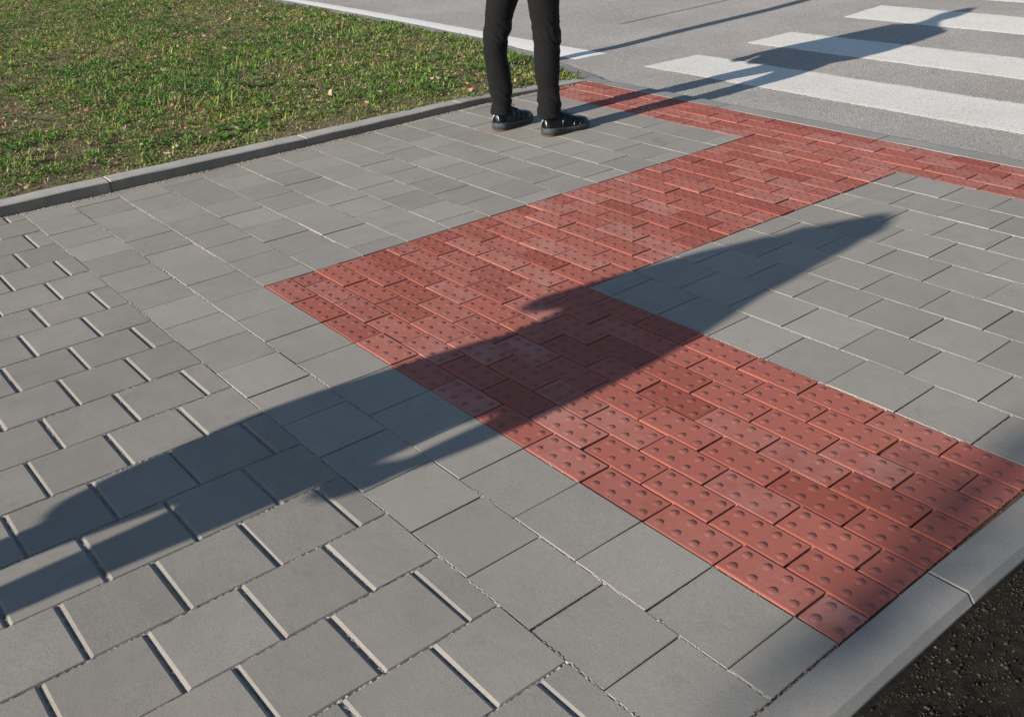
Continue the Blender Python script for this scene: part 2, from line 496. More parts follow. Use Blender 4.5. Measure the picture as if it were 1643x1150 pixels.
# field of relief slabs: rows across, open grooves between neighbours
grooves = []
for i in range(-9, 11):
    ua = .195 + .2 * i; ub = ua + .2
    if ua > 2.25: continue
    ub = min(ub, 2.295)
    off = -.47 if i % 2 else -.562
    vs = [-.3985, off] + [off - .1975 * q for q in range(1, 12)]
    a0 = max(ua, kface(-1) + .004)
    if ub - a0 < .04: continue
    for a, b in zip(vs[1:], vs[:-1]):
        lay('grooved_slab', pav, a0, ub, a, b, 'groove', gu=.0046, gv=(.006 if b < -.41 else .004), cu=.0016, cv_=.0066, cz=(.0042), hz=.0006, cr=(.0066 if b < -.41 else .0014))
        grooves.append((a0, ub, a))
    joint_v.append((-2.8, -.402, ub, .68)) 
# red bricks
def brick(ua, ub, va, vb):
    lay('tactile_brick', pav2, ua, ub, va, vb, 'red', gu=.0056, gv=.0032, cu=.0045, cv_=.0036, cz=.0012, hz=.0009)
for j in range(8):                       # long arm towards the near kerb
    o = 0 if j % 2 == 0 else .1
    cuts = sorted({0.0, *[o + .2 * i for i in range(12) if 0 < o + .2 * i < 2.27], 2.296})
    for a, b in zip(cuts[:-1], cuts[1:]): brick(a, b, .1 * j, .1 * j + .1)
    joint_u.append((0, 2.295, .1 * j, .22, 'r'))
for j in range(8, 26):                   # arm towards the road
    va = .8 + (j - 8) * .1011
    o = 0 if j % 2 == 0 else .1
    en = .80 + .022 * (va - .8)
    cuts = sorted({0.0, *[(o + .2 * i) * en / .8 for i in range(5) if 0 < o + .2 * i < .76], en})
    for a, b in zip(cuts[:-1], cuts[1:]): brick(a, b, va, va + .1011)
    joint_u.append((0, en, va, .22, 'r'))
for j in range(26, 30):                  # strip along the road kerb
    va = 2.62 + (j - 26) * .101
    o = 0 if j % 2 == 0 else .1
    st = -1.553
    cuts = [c for c in [o + .2 * i for i in range(-9, 21)] if c > st + .04]
    cuts = [st] + cuts
    for a, b in zip(cuts[:-1], cuts[1:]): brick(a, b, va, va + .101)
    joint_u.append((st, 4.0, va, .22, 'r'))

# sand in the joints: crumbly ribbons, fuller along u than across
def ribbons():
    out = {'s': ([], []), 'r': ([], []), 'g': ([], [])}
    def rib(p0, p1, w, full, key, step=.0055, rough=.0009):
        V, F = out[key]
        L = (p1 - p0).length; N = max(2, int(L / step)); d = (p1 - p0) / N; nrm = Vector((-d.y, d.x, 0)).normalized()
        base = len(V)
        for i in range(N + 1):
            p = p0 + d * i
            pat = mnoise.noise(p * 6) * .5 + .5
            lvl = full * (.75 + .6 * pat)
            h = -.0078 + .0074 * min(1.0, max(0, lvl * random.uniform(.55, 1.15)))
            for s in (-1, -.35, .35, 1):
                V.append(p + nrm * (w * .5 * s + random.gauss(0, .0003)) + Vector((0, 0, h - (.0028 if abs(s) == 1 else 0) + random.gauss(0, rough))))
        for i in range(N):
            for k in range(3):
                a = base + i * 4 + k; F.append((a, a + 4, a + 5, a + 1))
    for q in joint_u:
        rib(W(q[0], q[2]), W(q[1], q[2]), .006, q[3], 'r' if len(q) > 4 else 's')
    for v0, v1, u, f in joint_v: rib(W(u, v0), W(u, v1), .009 if f > .5 else .006, f, 's')
    for a, b, v in grooves: rib(W(a, v), W(b, v), .018, .40, 'g', .005, .0008)
    return out
rb = ribbons()
tag(link('joint_sand', mesh('joint_sand', *rb['s'], M['sand']), pav), kind='stuff')
tag(link('groove_sand', mesh('groove_sand', *rb['g'], M['grey_sand']), pav), kind='stuff')
tag(link('joint_grit', mesh('joint_grit', *rb['r'], M['red_sand']), pav2), kind='stuff')

# loose crumbs of sand washed against the lawn kerb and lying in the grooves
def crumbs(name, places, mat, parent, tintf):
    base_v = np.array([(1, 0, 0), (-1, 0, 0), (0, 1, 0), (0, -1, 0), (0, 0, 1), (0, 0, -1)], float)
    base_f = np.array([(0, 2, 4), (2, 1, 4), (1, 3, 4), (3, 0, 4), (2, 0, 5), (1, 2, 5), (3, 1, 5), (0, 3, 5)])
    n_ = len(places); P = np.array([p[:3] for p in places]); R = np.array([p[3] for p in places])
    Vv = base_v[None] * (R[:, None, None] * rng.uniform(.55, 1.3, (n_, 6, 3)))
    an = rng.uniform(0, 6.28, n_); c, s = np.cos(an)[:, None], np.sin(an)[:, None]
    X = Vv[..., 0] * c - Vv[..., 1] * s; Y = Vv[..., 0] * s + Vv[..., 1] * c
    Vv = np.stack([X, Y, Vv[..., 2] * .8], -1) + P[:, None, :]
    Fv = base_f[None] + (np.arange(n_) * 6)[:, None, None]
    t = np.repeat(tintf(n_), 6, axis=0)
    o = link(name, np_tris(name, Vv.reshape(-1, 3), Fv.reshape(-1, 3), mat, t), parent)
    return tag(o, kind='stuff')
pl = []
for a, b, v in grooves:
    for _ in range(34):
        p = W(random.uniform(a, b), v + random.gauss(0, .0026), -.0055); pl.append((*p, random.uniform(.0007, .0018)))
for _ in range(2600):
    v = random.uniform(-1.2, 2.9); p = W(kface(v) + .004 + abs(random.gauss(0, .022)), v, .001); pl.append((*p, random.uniform(.001, .0035)))
for q in joint_u:
    if len(q) > 4 or random.random() < .0: continue
    for _ in range(int((q[1] - q[0]) * 22)):
        p = W(random.uniform(q[0], q[1]), q[2] + random.gauss(0, .003), -.001); pl.append((*p, random.uniform(.0006, .0015)))
def sand_t(n_): return np.clip(np.array([.36, .32, .26]) * rng.uniform(.35, 1.5, (n_, 1)), 0, 1)
crumbs('sand_crumbs', pl, M['clod'], pav, sand_t)
pl = []
for _ in range(1500):
    v = random.uniform(0, .8); p = W(random.uniform(1.9, 2.3), round(v, 1) + random.gauss(0, .002), -.002); pl.append((*p, random.uniform(.0006, .0018)))
for _ in range(420):
    p = W(2.296 - abs(random.gauss(0, .003)), random.uniform(-.4, .8), .0); pl.append((*p, random.uniform(.0006, .0016)))
crumbs('brick_crumbs', pl, M['clod'], pav2, lambda n_: np.clip(np.array([.34, .2, .14]) * rng.uniform(.4, 1.5, (n_, 1)), 0, 1))

# ------------------------------------------------------------------ kerbs
def stone(name, parent, path, prof, mat, facemat=None, nface=0):
    """kerb stone: profile (across, z) swept along a plan path of (u,v,across direction, z lift); ends closed"""
    V, F = [], []; n_ = len(prof)
    for i, (p, nx, lift) in enumerate(path):
        e = .0025 if i in (0, len(path) - 1) else 0
        for (a, z) in prof:
            V.append(p + nx * (a + random.gauss(0, .0004)) + Vector((0, 0, z + lift - (e if z > -.05 else 0))))
    for i in range(len(path) - 1):
        for k in range(n_ - 1):
            F.append((i * n_ + k, i * n_ + k + 1, (i + 1) * n_ + k + 1, (i + 1) * n_ + k))
    F.append(tuple(range(n_))[::-1]); F.append(tuple((len(path) - 1) * n_ + k for k in range(n_)))
    me = mesh(name, V, F, mat)
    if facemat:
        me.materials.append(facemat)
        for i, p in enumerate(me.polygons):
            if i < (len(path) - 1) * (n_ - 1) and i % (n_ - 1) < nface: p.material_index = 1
    bm = bmesh.new(); bm.from_mesh(me); bmesh.ops.recalc_face_normals(bm, faces=bm.faces); bm.to_mesh(me); bm.free()
    return link(name, me, parent)

nk = empty('near_kerb', W(2.3, 0, 0), None, None); tag(nk, kind='structure')
prof = [(0, -.15), (0, -.002), (.0025, .0005), (.083, .0005), (.085, -.0008), (.0965, -.0155), (.098, -.018), (.099, -.15)]
edges = [-4.7, -3.7, -2.7, -1.7, -.7, .3, 1.3, 2.3, 2.6]
for a, b in zip(edges[:-1], edges[1:]):
    a += .002; b -= .002
    ss = [a, a + .003] + list(np.linspace(a + .05, b - .05, 8)) + [b - .003, b]
    path = [(W(2.2985 + float(np.interp(v, [-1, .3, 1], [0, 0, .012])), v, 0) - W(2.3, 0, 0), W(1, 0, 0), 0) for v in ss]
    stone('kerb_stone', nk, path, prof, M['kerb'])

lk = empty('lawn_kerb', W(-1.55, 0, 0), None, None); tag(lk, kind='structure')
def kh(v): return float(np.interp(v, [-1, 0, 1, 2.1, 2.7, 3.05], [.047, .054, .045, .040, .018, .003]))
edges = [-4, -3, -2, -.99, .0, 1.01, 2.03, 3.03]
prof = [(0, -.15), (0, -.006), (-.003, -.0015), (-.008, 0), (-.094, 0), (-.1, -.005), (-.1, -.12)]
for a, b in zip(edges[:-1], edges[1:]):
    a += .0025; b -= .0025
    ss = [a, a + .004] + list(np.linspace(a + .06, b - .06, 9)) + [b - .004, b]
    path = [(W(kface(v) + .002 * math.sin(v * 5), v, 0) - W(-1.55, 0, 0), W(1, 0, 0), kh(v) + .001 * math.sin(v * 17 + a)) for v in ss]
    stone('kerb_stone', lk, path, prof, M['old_kerb'], M['shaded_face'], 1)

rk = empty('road_kerb', W(-1, 3.05, 0), None, None); tag(rk, kind='structure')
prof = [(0, -.15), (0, -.002), (.003, 0), (.100, -.002), (.122, -.004), (.132, -.0225), (.134, -.15)]
def road_edge(u):
    u1, u2 = u - .05, u + .05
    t = Vector((kv(u2) - kv(u1), -(u2 - u1), 0)).normalized()
    nx = Vector((-t.y, t.x, 0)); nx = nx if nx.x > 0 else -nx
    return W(u, kv(u), 0), nx
ed = [4.49 - i for i in range(0, 6)] + [-1.44]
cu = -1.44
while cu > -11: cu -= .62; ed.append(cu)
for a, b in zip(ed[:-1], ed[1:]):
    a2, b2 = a - .003, b + .003
    us_ = np.linspace(a2, b2, 9)
    path = []
    for u in us_:
        p, nx = road_edge(u); lift = float(np.interp(u, [-2.0, -1.5], [-.012, 0]))
        path.append((p - W(-1, 3.05, 0), nx, lift))
    stone('kerb_stone', rk, path, prof, M['road_kerb'])

# ------------------------------------------------------------------ soil beside the near kerb
N1, N2 = 120, 150
V, F = [], []
for i in range(N1 + 1):
    for j in range(N2 + 1):
        u = 2.37 + 1.5 * (i / N1) ** 1.3; v = -2.2 + 4.8 * j / N2
        p = Vector((u, v, 0))
        z = -.030 + .012 * mnoise.noise(p * 4) + .010 * mnoise.noise(p * 13) + .007 * mnoise.noise(p * 40)
        w_ = min(1, max(0, (u - 2.41) / .12)); z = z * w_ + (-.024 + .003 * mnoise.noise(p * 30)) * (1 - w_)
        V.append(W(u, v, z))
for i in range(N1):
    for j in range(N2):
        a = i * (N2 + 1) + j; F.append((a, a + 1, a + N2 + 2, a + N2 + 1)[::-1])
V += [W(3.87, -9, -.05), W(14, -9, -.05), W(14, 2.6, -.05), W(3.87, 2.6, -.05)]
F.append((len(V) - 1, len(V) - 2, len(V) - 3, len(V) - 4))
soil = link('soil', mesh('soil', V, F, M['soil'], True)); tag(soil, kind='structure')
pl = []
for _ in range(34000):
    u = 2.405 + 1.0 * random.random() ** 1.2; v = random.uniform(-1.3, 1.6); p = Vector((u, v, 0))
    r = min(.0065, .0010 * math.exp(random.gauss(.5, .5)))
    w_ = min(1, max(0, (u - 2.41) / .12)); z = (-.030 + .012 * mnoise.noise(p * 4) + .010 * mnoise.noise(p * 13)) * w_ - .024 * (1 - w_) + r * .25
    pl.append((*W(u, v, z), r))
def soil_t(n_):
    c = np.array([.040, .033, .026]) * rng.uniform(.35, 1.7, (n_, 1))
    pale = rng.random(n_) < .012; c[pale] = np.array([.26, .23, .2]) * rng.uniform(.4, 1, (pale.sum(), 1)); return c
o = crumbs('earth_clods', pl, M['clod'], None, soil_t)
tag(o, 'dark crumbly earth clods and pebbles beside the near kerb', 'soil clods')

# ------------------------------------------------------------------ lawn
def lawn_z(u, v):
    u = np.asarray(u, float); v = np.asarray(v, float)
    edge = np.interp(u, KU, KV)
    a = np.clip((edge - v) / .9, 0, 1)
    z = -.012 + .05 * a
    return z + .018 * (vnoise(u, v, 2.3) - .5) * np.clip((edge - v) * 3, 0, 1) * np.clip((-1.62 - u) * 4, 0.2, 1) + .008 * (vnoise(u, v, 9) - .5)
uu = np.concatenate([np.linspace(-1.64, -8, 120), np.linspace(-8.3, -30, 20)])
V, F = [], []; NV = 90
for u in uu:
    e = kv(u) + .004
    for j in range(NV + 1):
        t = j / NV; v = e - (e + 9) * (1 - t) ** 1.8
        V.append(W(u, v, float(lawn_z(u, v))))
for i in range(len(uu) - 1):
    for j in range(NV):
        a = i * (NV + 1) + j; F.append((a, a + 1, a + NV + 2, a + NV + 1))
lawn = link('lawn', mesh('lawn', V, F, M['turf'], True)); tag(lawn, kind='structure')

def lawn_points(n_, power=1.0):
    """random points on the lawn area the camera could see, denser where it shows larger"""
    out = []
    while sum(len(o) for o in out) < n_:
        u = -1.635 - 9.6 * rng.random(n_ * 2) ** power; v = rng.uniform(-1.6, 3.75, n_ * 2)
        e = np.interp(u, KU, KV)
        ok = v < e - .005 - .0 * u
        u, v = u[ok], v[ok]; z = lawn_z(u, v)
        P = np.stack([v, -u, z], 1); x, y, d = project(P)
        ok = (x > -160) & (x < 1300) & (y > -120) & (y < 500) & (d > 0)
        out.append(np.stack([u[ok], v[ok], z[ok]], 1))
    return np.concatenate(out)[:n_]

def blades(n_, lmin, lmax, wid, lean, pal, pts):
    u, v, z = pts.T; n_ = len(u)
    clump = vnoise(u, v, 5.5); fine = vnoise(u, v, 23)
    L = rng.uniform(lmin, lmax, n_) * (.55 + .9 * vnoise(u, v, 2.1)) * (.7 + .6 * fine)
    yaw = rng.uniform(0, 2 * np.pi, n_) ; ln = np.abs(rng.normal(lean, .3, n_)).clip(0, 1.35)
    d = np.stack([np.cos(yaw), np.sin(yaw), np.zeros(n_)], 1); sd = np.stack([-np.sin(yaw), np.cos(yaw), np.zeros(n_)], 1)
    up = np.array([0, 0, 1.0])
    B = np.stack([v, -u, z - .004], 1)
    mid = B + (d * np.sin(ln * .6)[:, None] + up * np.cos(ln * .6)[:, None]) * (L * .5)[:, None]
    tip = mid + (d * np.sin(ln * 1.3)[:, None] + up * np.cos(ln * 1.3)[:, None]) * (L * .5)[:, None]
    w = wid * rng.uniform(.6, 1.3, n_)
    V = np.stack([B, mid - sd * w[:, None] / 2, mid + sd * w[:, None] / 2, tip], 1)
    F = np.array([(0, 2, 1), (1, 2, 3)])[None] + (np.arange(n_) * 4)[:, None, None]
    k = rng.random(n_)
    c = np.array(pal)[(rng.random(n_) * len(pal)).astype(int)] * rng.uniform(.6, 1.35, (n_, 1))
    tone = vnoise(u, v, 1.3) * .6 + vnoise(u + 9, v, 4.1) * .4          # yellower and greener swathes of turf
    c = c * (np.array([1.45, 1.08, 1.05]) * tone[:, None] + np.array([.74, .80, .80]) * (1 - tone[:, None])) * 1.22
    dry = (k < np.clip((clump - .42) * 1.2, .09, .5))
    c[dry] = np.array([.38, .29, .17]) * rng.uniform(.5, 1.25, (dry.sum(), 1))
    return V.reshape(-1, 3), F.reshape(-1, 3), np.repeat(c, 4, axis=0)

def keep(p, lo, hi, s=3.1, s2=11):
    m = vnoise(p[:, 0], p[:, 1], s) * .6 + vnoise(p[:, 0] + 3, p[:, 1], s2) * .4
    # thinner where the turf meets the paved kerb
    edge = np.clip((-1.64 - p[:, 0]) / .35, .25, 1)
    return p[rng.random(len(p)) < np.clip((m - lo) / (hi - lo), .22, 1) * edge]
green = [(.15, .24, .05), (.20, .28, .055), (.11, .19, .05), (.28, .31, .09), (.14, .24, .08), (.36, .37, .16), (.23, .35, .07)]
A = blades(0, .010, .026, .0058, 1.15, green, keep(lawn_points(520000, 1.25), .30, .60))
B_ = blades(0, .026, .055, .0075, .85, [(.11, .21, .04), (.17, .29, .05), (.09, .17, .06)], keep(lawn_points(90000, 1.25), .46, .68, 1.9))
V = np.concatenate([A[0], B_[0]]); F = np.concatenate([A[1], B_[1] + len(A[0])]); T = np.concatenate([A[2], B_[2]])
g = link('grass', np_tris('grass', V, F, M['grass'], T)); tag(g, 'short patchy green lawn grass behind the concrete lawn kerb', 'grass', kind='stuff')

# broad-leaved weeds: rosettes of lens-shaped leaves
pts = keep(lawn_points(8500, 1.15), .47, .66, 1.7, 6)
Vs, Fs, Ts = [], [], []; base = 0
for (u, v, z) in pts:
    nl = random.randint(4, 9); R_ = random.uniform(.016, .055); col = np.array(random.choice([(.10, .22, .03), (.14, .27, .045), (.075, .17, .04), (.20, .30, .07)])) * random.uniform(.75, 1.25)
    a0 = random.uniform(0, 6.28)
    for q in range(nl):
        a = a0 + q * 6.283 / nl + random.uniform(-.4, .4); l = R_ * random.uniform(.6, 1.2); w = l * random.uniform(.22, .36); rise = random.uniform(.15, 1.0)
        d = np.array([math.cos(a), math.sin(a), 0]); s_ = np.array([-math.sin(a), math.cos(a), 0]); o_ = np.array([v, -u, z + .002])
        m1 = o_ + d * l * .5 + np.array([0, 0, l * .5 * rise + .006]); tp = o_ + d * l + np.array([0, 0, l * .45 * rise + .004])
        Vs += [o_, m1 - s_ * w / 2 + np.array([0, 0, .003]), m1 + s_ * w / 2 + np.array([0, 0, .003]), tp]
        Fs += [(base, base + 2, base + 1), (base + 1, base + 2, base + 3)]; Ts += [col] * 4; base += 4
w_ = link('lawn_weeds', np_tris('lawn_weeds', np.array(Vs), np.array(Fs), M['weed'], np.array(Ts)))
tag(w_, 'low broad leaved weeds growing through the lawn', 'weeds', kind='stuff')

# brown leaf litter too small to count
def leaf_geo(R_, curl):
    ring = []
    for q in range(9):
        a = 2 * math.pi * q / 9; rr = R_ * (1.0 if q % 2 == 0 else .68) * random.uniform(.8, 1.15)
        ring.append(Vector((math.cos(a) * rr * 1.15, math.sin(a) * rr * .8, curl * R_ * (math.cos(a) ** 2) * 1.1 + random.uniform(-.15, .15) * R_)))
    return [Vector((0, 0, 0))] + ring, [(0, 1 + q, 1 + (q + 1) % 9) for q in range(9)]
Vs, Fs, Ts = [], [], []; base = 0
for (u, v, z) in lawn_points(5200, 1.1):
    Lv, Lf = leaf_geo(random.uniform(.005, .016), random.uniform(-.2, .7))
    Rm = Matrix.Rotation(random.uniform(0, 6.28), 3, 'Z') @ Matrix.Rotation(random.uniform(-.7, .7), 3, 'X')
    col = np.array(random.choice([(.42, .26, .17), (.30, .16, .10), (.50, .35, .25), (.20, .12, .08), (.44, .36, .23)])) * random.uniform(.6, 1.2)
    for p in Lv:
        p = Rm @ p + W(u, v, z + .018); Vs.append(tuple(p)); Ts.append(col)
    Fs += [tuple(base + i for i in f) for f in Lf]; base += len(Lv)
lt = link('leaf_litter', np_tris('leaf_litter', np.array(Vs), np.array(Fs), M['litter'], np.array(Ts)))
tag(lt, 'scraps of dry brown leaves scattered in the lawn grass', 'leaf litter', kind='stuff')

# larger fallen leaves, each its own object
def leaf_mat(name, c):
    k = NM(name, .75, .3); k.color(k.mix(k.map(k.noise(120, 3), .4, .65), c, tuple(x * .55 for x in c))); return k.m
LM = [('orange brown', leaf_mat('orange_leaf', (.50, .25, .15))), ('pale tan', leaf_mat('tan_leaf', (.50, .36, .27))), ('reddish brown', leaf_mat('brown_leaf', (.36, .17, .11)))]
def fallen(u, v, lift, R_, ci, label=None, group=True):
    Lv, Lf = leaf_geo(R_, random.uniform(.1, .8))
    st = len(Lv); Lv += [Vector((R_ * 1.1, 0, .001)), Vector((R_ * 1.9, R_ * .15, .004)), Vector((R_ * 1.85, R_ * .24, .004))]; Lf.append((st, st + 1, st + 2))
    o = link('fallen_leaf', mesh('fallen_leaf', Lv, Lf, LM[ci][1]))
    o.location = W(u, v, float(lawn_z(u, v)) + lift if lift > 0 else .003)
    o.rotation_euler = (random.uniform(-.7, .7), random.uniform(-.7, .7), random.uniform(0, 6.28))
    tag(o, label or 'small %s dead leaf lying in the lawn grass' % LM[ci][0], 'leaf')
    if group: o['group'] = '%s leaves lying in the lawn grass' % LM[ci][0]
    return o
for (u, v, z) in lawn_points(190, 1.2):
    fallen(u, v, random.uniform(.016, .034), random.uniform(.013, .027), random.choice([0, 0, 1, 1, 2]))

# ------------------------------------------------------------------ body building
def frames(pts):
    n_ = len(pts); out = []
    for i in range(n_):
        t = (pts[min(i + 1, n_ - 1)] - pts[max(i - 1, 0)]).normalized()
        lat = Vector((0, 1, 0)); lat = lat - t * lat.dot(t)
        if lat.length < .25: lat = Vector((1, 0, 0)) - t * t.x
        lat.normalize(); out.append((t, lat, t.cross(lat)))
    return out
def add_tube(bm, nodes, seg=18, flat=False):
    """nodes: (Vector centre, radius sideways, radius in depth); rounded closed ends"""
    pts = [n[0] for n in nodes]; fr = frames(pts); rings = []
    t0, l0, d0 = fr[0]; t1, l1, d1 = fr[-1]
    def ring(c, lat, dep, a, b): return [bm.verts.new(c + lat * (math.cos(2 * math.pi * s / seg) * a) + dep * (math.sin(2 * math.pi * s / seg) * b)) for s in range(seg)]
    for q in ((.98, ) if flat else (.35, .8)):
        if flat: continue
        r_ = min(nodes[0][1], nodes[0][2]); rings.append(ring(pts[0] - t0 * r_ * math.sqrt(1 - q * q), l0, d0, nodes[0][1] * q, nodes[0][2] * q))
    for i, n in enumerate(nodes): rings.append(ring(n[0], fr[i][1], fr[i][2], n[1], n[2]))
    for q in (.8, .35):
        r_ = min(nodes[-1][1], nodes[-1][2]); rings.append(ring(pts[-1] + t1 * r_ * math.sqrt(1 - q * q), l1, d1, nodes[-1][1] * q, nodes[-1][2] * q))
    for a, b in zip(rings[:-1], rings[1:]):
        for s in range(seg): bm.faces.new((a[s], a[(s + 1) % seg], b[(s + 1) % seg], b[s]))
    bm.faces.new(rings[0][::-1]); bm.faces.new(rings[-1])
def fuse(name, tubes, voxel, smooth, mat, disp=None, seg=18, flat=False):
    bm = bmesh.new()
    for t in tubes: add_tube(bm, t, seg, flat)
    bmesh.ops.recalc_face_normals(bm, faces=bm.faces)
    me = bpy.data.meshes.new(name); bm.to_mesh(me); bm.free()
    tmp = bpy.data.objects.new('tmp', me); COL.objects.link(tmp)
    m = tmp.modifiers.new('r', 'REMESH'); m.mode = 'VOXEL'; m.voxel_size = voxel
    s = tmp.modifiers.new('s', 'SMOOTH'); s.factor = .5; s.iterations = smooth
    bpy.context.view_layer.update()
    dg = bpy.context.evaluated_depsgraph_get()
    out = bpy.data.meshes.new_from_object(tmp.evaluated_get(dg))
    bpy.data.objects.remove(tmp); bpy.data.meshes.remove(me)
    if disp:
        out.update(); ns = [v.normal.copy() for v in out.vertices]
        for v, n_ in zip(out.vertices, ns): v.co = v.co + n_ * disp(v.co)
    out.name = name; out.materials.clear(); out.materials.append(mat)
    out.polygons.foreach_set('use_smooth', [True] * len(out.polygons)); out.update()
    return out
def single(name, tubes, mat, seg=10):
    bm = bmesh.new()
    for t in tubes: add_tube(bm, t, seg)
    bmesh.ops.recalc_face_normals(bm, faces=bm.faces)
    me = bpy.data.meshes.new(name); bm.to_mesh(me); bm.free(); me.materials.append(mat)
    me.polygons.foreach_set('use_smooth', [True] * len(me.polygons)); return me

def make_shoe(parent, heel, toe, hc, label=None):
    """heel, toe: plan points (u,v); built along its own axis, heel at the origin"""
    d = W(*toe) - W(*heel); Ln = d.length; ax = d.normalized(); sd = Vector((-ax.y, ax.x, 0)); o0 = W(*heel) - parent.location
    S0 = [0, .02, .07, .16, .3, .45, .6, .74, .86, .94, .985, 1.0]
    wd0 = [.014, .030, .041, .045, .042, .041, .048, .052, .047, .035, .018, .006]
    up0 = [.080, .086, .094, .100, .108, .098, .080, .068, .060, .052, .040, .030]
    mz0 = [.042, .043, .043, .041, .036, .031, .029, .028, .029, .032, .031, .028]
    S_ = [0, .007, .02, .04, .07, .11, .16, .22, .3, .37, .45, .52, .6, .67, .74, .8, .86, .9, .94, .965, .985, .995, 1.0]
    wd, up, mz = ([float(np.interp(q, S0, a)) for q in S_] for a in (wd0, up0, mz0))
    def P(s, y, z): return o0 + ax * (s * Ln) + sd * y + Vector((0, 0, z))
    def band(name, z0f, z1f, wide, mat, par):
        V, F = [], []; n_ = len(S_)
        lo, hi = [], []
        loop = [(i, 1) for i in range(n_)] + [(i, -1) for i in range(n_ - 1, -1, -1)]
        lev = [(z0f, wide * .96), (z0f, wide), (lambda i: (z0f(i) + z1f(i)) / 2, wide * 1.03), (z1f, wide * .99), (z1f, wide * .8)]
        for zf, k in lev:
            for i, sg in loop: V.append(P(S_[i] + (.012 if i == n_ - 1 else -.01 if i == 0 else 0) * k, sg * wd[i] * k, zf(i)))
        m_ = len(loop)
        for a in range(len(lev) - 1):
            for q in range(m_): F.append((a * m_ + q, a * m_ + (q + 1) % m_, (a + 1) * m_ + (q + 1) % m_, (a + 1) * m_ + q))
        F.append(tuple(range(m_))[::-1]); F.append(tuple((len(lev) - 1) * m_ + q for q in range(m_)))
        me = mesh(name, V, F, mat, True); bm = bmesh.new(); bm.from_mesh(me); bmesh.ops.recalc_face_normals(bm, faces=bm.faces); bm.to_mesh(me); bm.free()
        return link(name, me, par)
    V, F = [], []; SEG = 11
    for i, s in enumerate(S_):
        z0 = mz[i] - .004
        for q in range(SEG):
            a = math.pi * q / (SEG - 1)
            y = math.cos(a) * wd[i] * (.93 - .12 * math.sin(a)); z = z0 + (up[i] - z0) * math.sin(a) ** .62
            if abs(math.cos(a)) > .2 and .1 < s < .9: z += .0016 * math.sin(s * 55 + q) * math.sin(q * 1.7)
            V.append(P(s, y, z))
    for i in range(len(S_) - 1):
        for q in range(SEG - 1): F.append((i * SEG + q, i * SEG + q + 1, (i + 1) * SEG + q + 1, (i + 1) * SEG + q))
    F.append(tuple(range(SEG))); F.append(tuple((len(S_) - 1) * SEG + q for q in range(SEG)))
    me = mesh('shoe', V, F, M['shoe'], True); bm = bmesh.new(); bm.from_mesh(me); bmesh.ops.recalc_face_normals(bm, faces=bm.faces); bm.to_mesh(me); bm.free()
    sh = link('shoe', me, parent)
    if label: sh['label'] = label
    toel = lambda i: (.010 if S_[i] > .95 else .004 if S_[i] > .88 else 0)
    band('outsole', lambda i: toel(i), lambda i: toel(i) + .010, 1.03, M['out'], sh)
    band('midsole', lambda i: toel(i) + .0101, lambda i: mz[i], 1.10, M['mid'], sh)
    # collar round the ankle
    cl = [(P(.20, 0, .098), .031, .034), (P(.21, 0, .112), .031, .035)]
    link('collar', single('collar', [cl], M['shoe'], 20), sh)
    # silver heel trim: two swooping pieces
    for y in (-.018, .018):
        link('heel_trim', single('heel_trim', [[(P(-.006, y * 1.25, .058), .0035, .002), (P(-.004, y * 1.0, .070), .0042, .002), (P(.006, y * .55, .082), .0035, .002)]], M['gloss'], 8), sh)
    ov = []
    for sg in (-1, 1):
        for q in range(4):
            s0 = .30 + .13 * q; a_ = float(np.interp(s0, S_, wd)); h_ = float(np.interp(s0 + .05, S_, up))
            z0 = float(np.interp(s0, S_, mz))
            ov.append([(P(s0, sg * a_ * .92, z0 + .004), .004, .002), (P(s0 + .03, sg * a_ * .86, z0 + (h_ - z0) * .5), .0035, .002), (P(s0 + .05, sg * a_ * .55, z0 + (h_ - z0) * .86), .003, .002)])
    link('overlay_bands', single('overlay_bands', ov, M['band'], 6), sh)['kind'] = 'stuff'
    lp = []
    for q in range(5):
        s = .36 + .062 * q; z = float(np.interp(s, S_, up)) + .002; w = .022 - q * .001
        lp.append([(P(s, -w, z - .006), .0026, .0022), (P(s + .012, 0, z + .001), .0028, .0022), (P(s, w, z - .006), .0026, .0022)])
    for sg in (-1, 1):
        lp.append([(P(.33, 0, .106), .0022, .0022), (P(.37, sg * .015, .124), .0022, .0022), (P(.41, sg * .028, .118), .0022, .0022), (P(.39, sg * .026, .098), .0022, .0022), (P(.34, 0, .104), .0022, .0022)])
    link('laces', single('laces', lp, M['lace'], 6), sh)['kind'] = 'stuff'
    return sh

def hand_tubes(wr, dirv, palm_side, size=.085):
    """wrist point, direction of the fingers, direction across the palm towards the thumb"""
    d = dirv.normalized(); a = (palm_side - d * palm_side.dot(d)).normalized(); nrm = d.cross(a)
    T = [[(wr, .024, .020), (wr + d * .03, .034, .018), (wr + d * size, .038, .015)]]
    for k, ln in enumerate((.068, .078, .073, .056)):
        o = wr + d * size + a * (.030 - .02 * k); b = nrm * .012
        T.append([(o - d * .02, .0095, .0095), (o + d * ln * .45 + b * .5, .0088, .0088), (o + d * ln * .75 + b * 1.4, .008, .008), (o + d * ln * .95 + b * 2.6, .007, .007)])
    o = wr + d * .028 + a * .02
    T.append([(o, .012, .012), (o + a * .024 + d * .03, .0105, .0105), (o + a * .03 + d * .06 + nrm * .008, .009, .009)])
    return T

def head_parts(root, c, name_hair='hair', up=1.0, face=Vector((1, 0, 0))):
    pass

